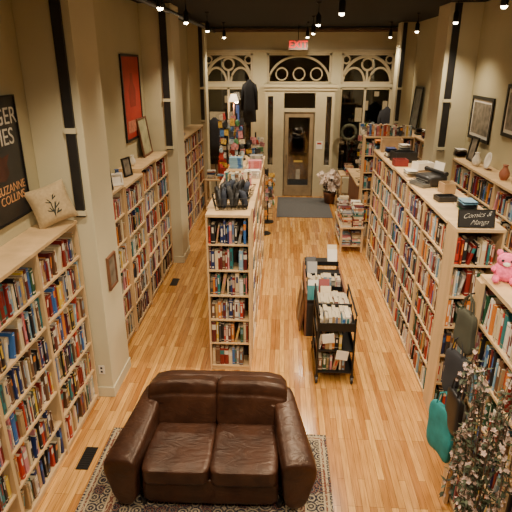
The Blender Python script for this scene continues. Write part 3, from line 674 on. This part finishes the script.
for q in CM:
    for (cw,ch) in((.08,.12),(.10,.08),(.05,.09)): CARDM.append(MB().box(-cw/2,cw/2,-.002,.002,0,ch).mesh('card',[q]))
    CARDM.append(MB().superq((0,0,.05),(.07,.05,.10),2.3,5,fn=wr(len(CARDM)*1.7,.12)).mesh('small_toy',[q],True))
def cards(loc,rz,h,label,w=.5,rows=7,cols=4,z0=.45):
    o=top('card_rack',label,'display rack',loc,rz)
    MB().lathe([(.15,0),(.15,.02),(.02,.04)],20).obj('base',BLACK,o)
    MB().tube([(0,0,.03),(0,0,h)],.015).obj('pole',BLACK,o)
    for r in range(rows):
        z=z0+(h-z0-.2)*r/(rows-1)
        MB().tube([(-w/2,-.11,z-.01),(w/2,-.11,z-.01),(w/2,.11,z-.01),(-w/2,.11,z-.01)],.005,5,closed=True).obj('wire_tier',BLACK,o)
    for r in range(rows):
        z=z0+(h-z0-.2)*r/(rows-1)
        for c in range(cols):
            for sd in(-1,1):
                if R.random()<.18: continue
                me=R.choice(CARDM)
                mkobj(me.name.split('.')[0],me,o,(-w/2+w*(c+.5)/cols+R.uniform(-.02,.02),sd*.12+R.uniform(-.03,.03),z+R.uniform(0,.02)),(rad(8*sd),rad(R.uniform(-12,12)),rad(R.uniform(-30,30))))
    return o
cards((-.80,8.85,IH+.003),8,.78,'tabletop rack of colourful cards and toys on the island',.24,6,3,z0=.08)
cards((-.5,9.25,IH+.003),-10,.42,'small tabletop rack of pale cards on the island',.26,3,3,z0=.06)
cards((-1.10,10.0,0),10,2.78,'tall black rack of colourful cards and small toys',.28,15,4)
cards((-.40,10.9,0),0,1.5,'black rack of colourful greeting cards behind island',.36,6,4)
cards((-.35,11.8,0),90,1.3,'low black rack of postcards near the entrance',.5,6,4)
def ptable(loc,w,d,h,label,m=PINE,name='display_table'):
    o=top(name,label,'table',loc)
    MB().box(-w/2,w/2,-d/2,d/2,h-.03,h).obj('table_top',m,o,bevel=.004)
    for sx in(-1,1):
        for sy in(-1,1): MB().box(-.02,.02,-.02,.02,0,h-.03).obj('leg',m,o,(sx*(w/2-.03),sy*(d/2-.03),0))
    MB().box(-w/2+.02,w/2-.02,-d/2+.02,d/2-.02,.2,.22).obj('lower_shelf',m,o)
    return o
ptable((-.55,12.9,0),.45,.9,.75,'wooden display table with merchandise near the entrance')
for k in range(4): stack(-.55,12.55+k*.23,.752,R.randint(3,7),'books stacked on the entrance table','stacked on the entrance table')
ptable((-1.6,13.0,0),.8,.5,.8,'wooden table with boxes beside the shop window')
for k in range(3): stack(-1.85+k*.26,13.0,.802,R.randint(3,8),'books on the window table','stacked on the window table')
crate((-2.05,14.8,.502),.3,.25,.3,'small brown box in the shop window',CARD,5)
crate((-1.75,14.8,.502),.25,.25,.45,'tall red box in the shop window',RED,-5)
crate((2.75,14.8,.502),.3,.3,.4,'tan box in the shop window',CARD,5)
framed('picture_frame','cream framed print standing in the shop window','picture',(2.35,15.0,1.5),0,.4,.5,OAK,WHITE,.04,mat_border=.04,shapes=[PH])
MB().box(-.03,.03,-.02,.02,-1.0,0).obj('stand',BLACK,bpy.data.objects['picture_frame'] if False else None,(2.35,15.03,1.5)) if False else None
ptable((1.75,13.6,0),.5,.7,.85,'wooden display table beside the potted plant')
for k in range(3): stack(1.75,13.35+k*.24,.852,R.randint(4,9),'books on the plant-side table','stacked on the small display table')
cards((2.25,13.9,0),0,2.2,'black rack of cards before the shop window',.40,10,5)
O=top('checkout_counter','dark wooden checkout counter near the windows','counter',(2.05,12.2,0))
MB().box(-.35,.35,-.9,.9,.0,1.02).obj('counter_body',BROWN,O,bevel=.005); MB().box(-.4,.4,-.95,.95,1.02,1.06).obj('counter_top',PINE,O,bevel=.006)
O=top('computer_monitor','black computer monitor on the checkout counter','monitor',(2.1,12.3,1.062),70)
MB().box(-.26,.26,-.015,.02,.12,.46).obj('screen_housing',BLACKP,O,bevel=.004); MB().box(-.24,.24,-.017,-.015,.14,.44).obj('screen',mat('screen_glow',(.10,.14,.22),.3,emit=.5),O)
MB().box(-.02,.02,0,.03,.01,.2).box(-.11,.11,-.06,.1,0,.012).obj('stand',BLACKP,O)
cards((1.85,11.5,1.062),20,1.1,'tabletop rack of cards on the checkout counter',.35,6,4,z0=.1)
def garment(loc,label,m,s=1,h=2.75):
    o=top('garment_stand',label,'clothes stand',loc)
    MB().lathe([(.2,0),(.2,.02),(.02,.04)],16).obj('base',BLACK,o); MB().tube([(0,0,.03),(0,0,h)],.015).obj('pole',BLACK,o)
    rings=[]
    for z,w,d in((h-1.05,.24,.10),(h-.7,.22,.10),(h-.4,.2,.09),(h-.2,.22,.09),(h-.10,.19,.07),(h-.04,.08,.05),(h,.05,.04)):
        rings.append([(w*math.cos(a)*s,d*math.sin(a)*(1+.15*math.sin(5*a)),z) for a in [2*math.pi*k/20 for k in range(20)]])
    MB().ring(rings).obj('shirt_body',m,o,smooth=True)
    for sd in(-1,1): MB().tube([(sd*.17*s,0,h-.12),(sd*.22*s,0,h-.3),(sd*.24*s,0,h-.75)],.05,10,radii=[.05,.055,.045]).obj('sleeve',m,o,smooth=True)
garment((-.9,13.7,0),'black hooded garment hanging on a tall stand',mat('black_cloth',(.012,.012,.014),.9),.75,3.2)
garment((-1.9,14.3,0),'dark coat on a stand beside the shop window',mat('dark_coat',(.03,.03,.035),.9),.9,2.2)
garment((2.75,14.3,0),'dark jacket on a stand by the far window',mat('dark_coat',(.03,.03,.035),.9),.8,2.5)
O=top('floor_lamp','tall lamp with glowing white shade in shop window','lamp',(-1.42,14.85,.5))
MB().lathe([(.12,0),(.12,.02),(.03,.05),(.03,.3),(.015,.5),(.012,2.1)],18).obj('base',BROWN,O,smooth=True)
MB().lathe([(.14,2.08),(.08,2.28),(.078,2.28),(.138,2.08)],20).obj('lamp_shade',mat('lamp_shade_glow',(1,.75,.45),.8,emit=2.5),O,smooth=True)
l=bpy.data.lights.new('lamp','POINT'); l.energy=18; l.color=(1,.7,.4); l.shadow_soft_size=.05; q=bpy.data.objects.new('lamp_bulb',l); COL.objects.link(q); q.parent=O; q.location=(0,-.02,2.0)
O=top('round_wreath','round dark wreath standing in the shop window','wreath',(1.85,14.9,1.75))
MB().tube([(.2*math.cos(a),0,.2*math.sin(a)) for a in [2*math.pi*k/28 for k in range(28)]],.04,8,closed=True).obj('wreath_ring',mat('wreath_green',(.10,.10,.06),.9,var=.6,scale=40,bump=.8),O)
MB().box(-.02,.02,-.02,.02,-1.25,-.19).obj('post',BLACK,O)
# ---------------------------------------------------------------- plants
def leafmesh(b,pos,dirv,L,W,m=0):
    d=dirv.normalized(); s=d.cross(Vector((R.uniform(-.3,.3),R.uniform(-.3,.3),1))).normalized(); u=s.cross(d)
    p=Vector(pos); b.add([p,p+d*L*.4+s*W-u*.1*L,p+d*L-u*.25*L,p+d*L*.4-s*W-u*.1*L],[(0,1,2,3)],m)
GREEN=mat('leaf_green',(.05,.062,.03),.6,var=.6,scale=20); STEM=mat('stem_brown',(.10,.06,.035),.7); PETAL=mat('white_petal',(.75,.62,.52),.7,var=.15,scale=20)
BEIGE=mat('beige_petal',(.52,.37,.30),.75,var=.35,scale=25)
def flower(b,c,r,m=0,nrm=None):
    nrm=(nrm or Vector((R.uniform(-1,.6),R.uniform(-1,.3),R.uniform(0,1)))).normalized(); x=nrm.orthogonal().normalized(); y=nrm.cross(x); c=Vector(c)
    for k in range(5):
        a=2*math.pi*k/5; d=x*math.cos(a)+y*math.sin(a); e=x*math.cos(a+.55)+y*math.sin(a+.55); f=x*math.cos(a-.55)+y*math.sin(a-.55)
        b.add([c,c+e*r*.7+nrm*r*.15,c+d*r+nrm*r*.3,c+f*r*.7+nrm*r*.15],[(0,1,2,3)],m)
def potted(loc,label,s=1):
    o=top('potted_plant',label,'plant',loc)
    MB().lathe([(.001,0),(.11*s,0),(.15*s,.25*s),(.16*s,.28*s),(.14*s,.28*s),(.13*s,.24*s),(.001,.24*s)],20).obj('pot',BROWN,o,smooth=True)
    st=MB();lf=MB();fl=MB()
    for k in range(40):
        a=R.uniform(0,6.28); r=R.uniform(.03,.24)*s; h=R.uniform(.36,.78)*s
        p=[(0,0,.22*s),(r*.3*math.cos(a),r*.3*math.sin(a),h*.5),(r*math.cos(a),r*math.sin(a),h)]
        st.tube(p,.004,5)
        for j in range(4): leafmesh(lf,(r*.6*math.cos(a),r*.6*math.sin(a),h*(.5+.12*j)),Vector((R.uniform(-1,1),R.uniform(-1,1),.3)),.09*s,.025*s)
        for j in range(4): flower(fl,(r*math.cos(a)+R.uniform(-.05,.05),r*math.sin(a)+R.uniform(-.05,.05),h+R.uniform(-.08,.05)),.065*s)
    st.obj('stems',STEM,o); lf.obj('leaves',GREEN,o); fl.obj('blossoms',PETAL,o)
potted((1.28,13.65,0),'potted plant with full bunch of white blossoms beside door',1.15)
O=top('flowering_plant','tall potted thin branches with muted pink cream blossoms beside bookcase','plant',(1.28,2.64,0))
MB().lathe([(.001,0),(.10,0),(.15,.34),(.16,.38),(.14,.38),(.13,.33),(.001,.33)],24).obj('pot',BROWN,O,smooth=True)
st=MB();lf=MB();fl=MB()
for k in range(30):
    a=R.uniform(0,6.28); r=R.uniform(.06,.30); h=R.uniform(1.05,2.0); droop=R.uniform(.1,.6)
    dx,dy=math.cos(a),math.sin(a)
    if dx>0: dx*=.6
    if dx<0: dx*=.7
    dy*=1.15
    pts=[Vector((dx*.05,dy*.05,.33)),Vector((dx*r*.2,dy*r*.2,h*.55)),Vector((dx*r*.45,dy*r*.45,h*.85)),Vector((dx*r*.75,dy*r*.75,h)),Vector((dx*r*.95,dy*r*.95,h-.05-droop*.25)),Vector((dx*r*1.02,dy*r*1.02,h-.12-droop*.7))]
    st.tube(pts,.0035,5)
    for j in range(1,5):
        for q in range(8):
            p=pts[j].lerp(pts[j+1],R.random())
            leafmesh(lf,p,Vector((R.uniform(-1,1),R.uniform(-1,1),R.uniform(-.6,.6))),R.uniform(.035,.06),.010)
        if j>1:
            for q in range(5):
                p=pts[j].lerp(pts[j+1],R.random()); flower(fl,p+Vector((R.uniform(-.03,.03),R.uniform(-.03,.03),R.uniform(-.02,.02))),R.uniform(.011,.021))
st.obj('stems',STEM,O); lf.obj('leaves',GREEN,O); fl.obj('blossoms',BEIGE,O)
# plush
O=top('plush_toy','pink plush toy sitting on bookcase top','toy',(1.60,3.46,2.133),-20)
MB().superq((0,0,.075),(.15,.13,.15),2.3,10,fn=wr(3,.03)).obj('body',PINK,O,smooth=True)
MB().superq((0,-.01,.16),(.13,.12,.10),2.2,10).obj('head',PINK,O,smooth=True)
for s in(-1,1):
    MB().superq((0,0,0),(.045,.03,.05),2,6).obj('ear',PINK,O,(s*.05,0,.205),(0,rad(s*20),0),smooth=True)
    MB().superq((0,0,0),(.05,.10,.05),2.2,6).obj('leg',PINK,O,(s*.055,-.07,.03),smooth=True)
    MB().superq((0,0,0),(.04,.07,.04),2.2,6).obj('arm',PINK,O,(s*.075,-.03,.09),smooth=True)
    MB().superq((0,0,0),(.02,.01,.02),2,4).obj('eye',BLACKP,O,(s*.028,-.066,.17),smooth=True)
MB().superq((0,0,0),(.05,.03,.035),2,5).obj('muzzle',WHITE,O,(0,-.066,.145),smooth=True)
def tote(loc,rz,w,h,m,label):
    o=top('tote_bag',label,'bag',loc,rz)
    MB().superq((0,0,0),(w,.06,h),6,10,fn=wr(w*9,.03)).obj('bag_body',m,o,(0,0,-h/2-.14),smooth=True)
    for s in(-1,1): MB().tube([(-w*.25,s*.015,-.16),(-w*.18,s*.01,-.05),(0,0,0),(w*.18,s*.01,-.05),(w*.25,s*.015,-.16)],.008,6).obj('handle',m,o)
    MB().tube([(0,.0,.0),(0,.035,.005)],.006,6).obj('hook',BLACK,o)
tote((1.40,3.54,1.62),-70,.26,.42,mat('charcoal_cloth',(.03,.03,.035),.9),'charcoal cloth tote bag hanging on bookcase hook')
tote((1.35,3.52,1.12),-76,.34,.46,TEAL,'teal cloth tote bag hanging on bookcase hook')
tote((1.42,3.54,1.98),-74,.22,.32,mat('olive_cloth',(.06,.06,.04),.9),'olive cloth tote bag hanging on bookcase hook')
tote((1.38,3.40,1.35),-84,.24,.34,BLACKP,'black tote bag hanging on bookcase hook')
# ---------------------------------------------------------------- realize books
scored=[]
for i,(M,p,g,wh,vis) in enumerate(BOOKS):
    if not vis: continue
    c=[M@Vector(q) for q in((-.5,0,0),(.5,0,0),(.5,0,1),(-.5,0,1))]; pr=[proj(x) for x in c]
    cx=sum(a[0] for a in pr)/4; cy=sum(a[1] for a in pr)/4
    if not(0<=cx<=512 and 0<=cy<=512) or pr[0][2]<.3: continue
    ar=abs(sum(pr[k][0]*pr[(k+1)%4][1]-pr[(k+1)%4][0]*pr[k][1] for k in range(4)))/2
    scored.append((ar,i))
scored.sort(reverse=True); ind=set(i for a,i in scored[:298])
PM={}
for i in sorted(ind):
    M,p,g,wh,vis=BOOKS[i]
    if p not in PM: PM[p]=color_mesh('book_%s'%PROT[p]['name'].replace(' ','_'),*book_geo(PROT[p],True))
    o=bpy.data.objects.new('book',PM[p]); COL.objects.link(o); o.matrix_world=M
    meta(o,'%s book %s'%(PROT[p]['name'],wh),'book',g)
V=[];F=[];Kc=[]; GEO=[book_geo(p,False) for p in PROT]
for i,(M,p,g,wh,vis) in enumerate(BOOKS):
    if i in ind: continue
    v,f,k=GEO[p]; o=len(V); V+=[tuple(M@Vector(q)) for q in v]; F+=[tuple(a+o for a in ff) for ff in f]; Kc+=k
o=mkobj('shelved_books',color_mesh('shelved_books',V,F,Kc)); o['kind']='stuff'; meta(o,'many assorted books filling the rest of the bookcases','books')
# ---------------------------------------------------------------- world, camera
w=bpy.data.worlds.new('World'); SC.world=w; w.use_nodes=True
w.node_tree.nodes['Background'].inputs[0].default_value=(.02,.025,.05,1); w.node_tree.nodes['Background'].inputs[1].default_value=.3
cd=bpy.data.cameras.new('Camera'); cd.sensor_width=36; cd.lens=36*509/512; cd.clip_start=.05
cam=bpy.data.objects.new('Camera',cd); COL.objects.link(cam); cam.location=(0,0,3.6); cam.rotation_euler=(rad(90-20.8),0,rad(3.05))
SC.camera=cam
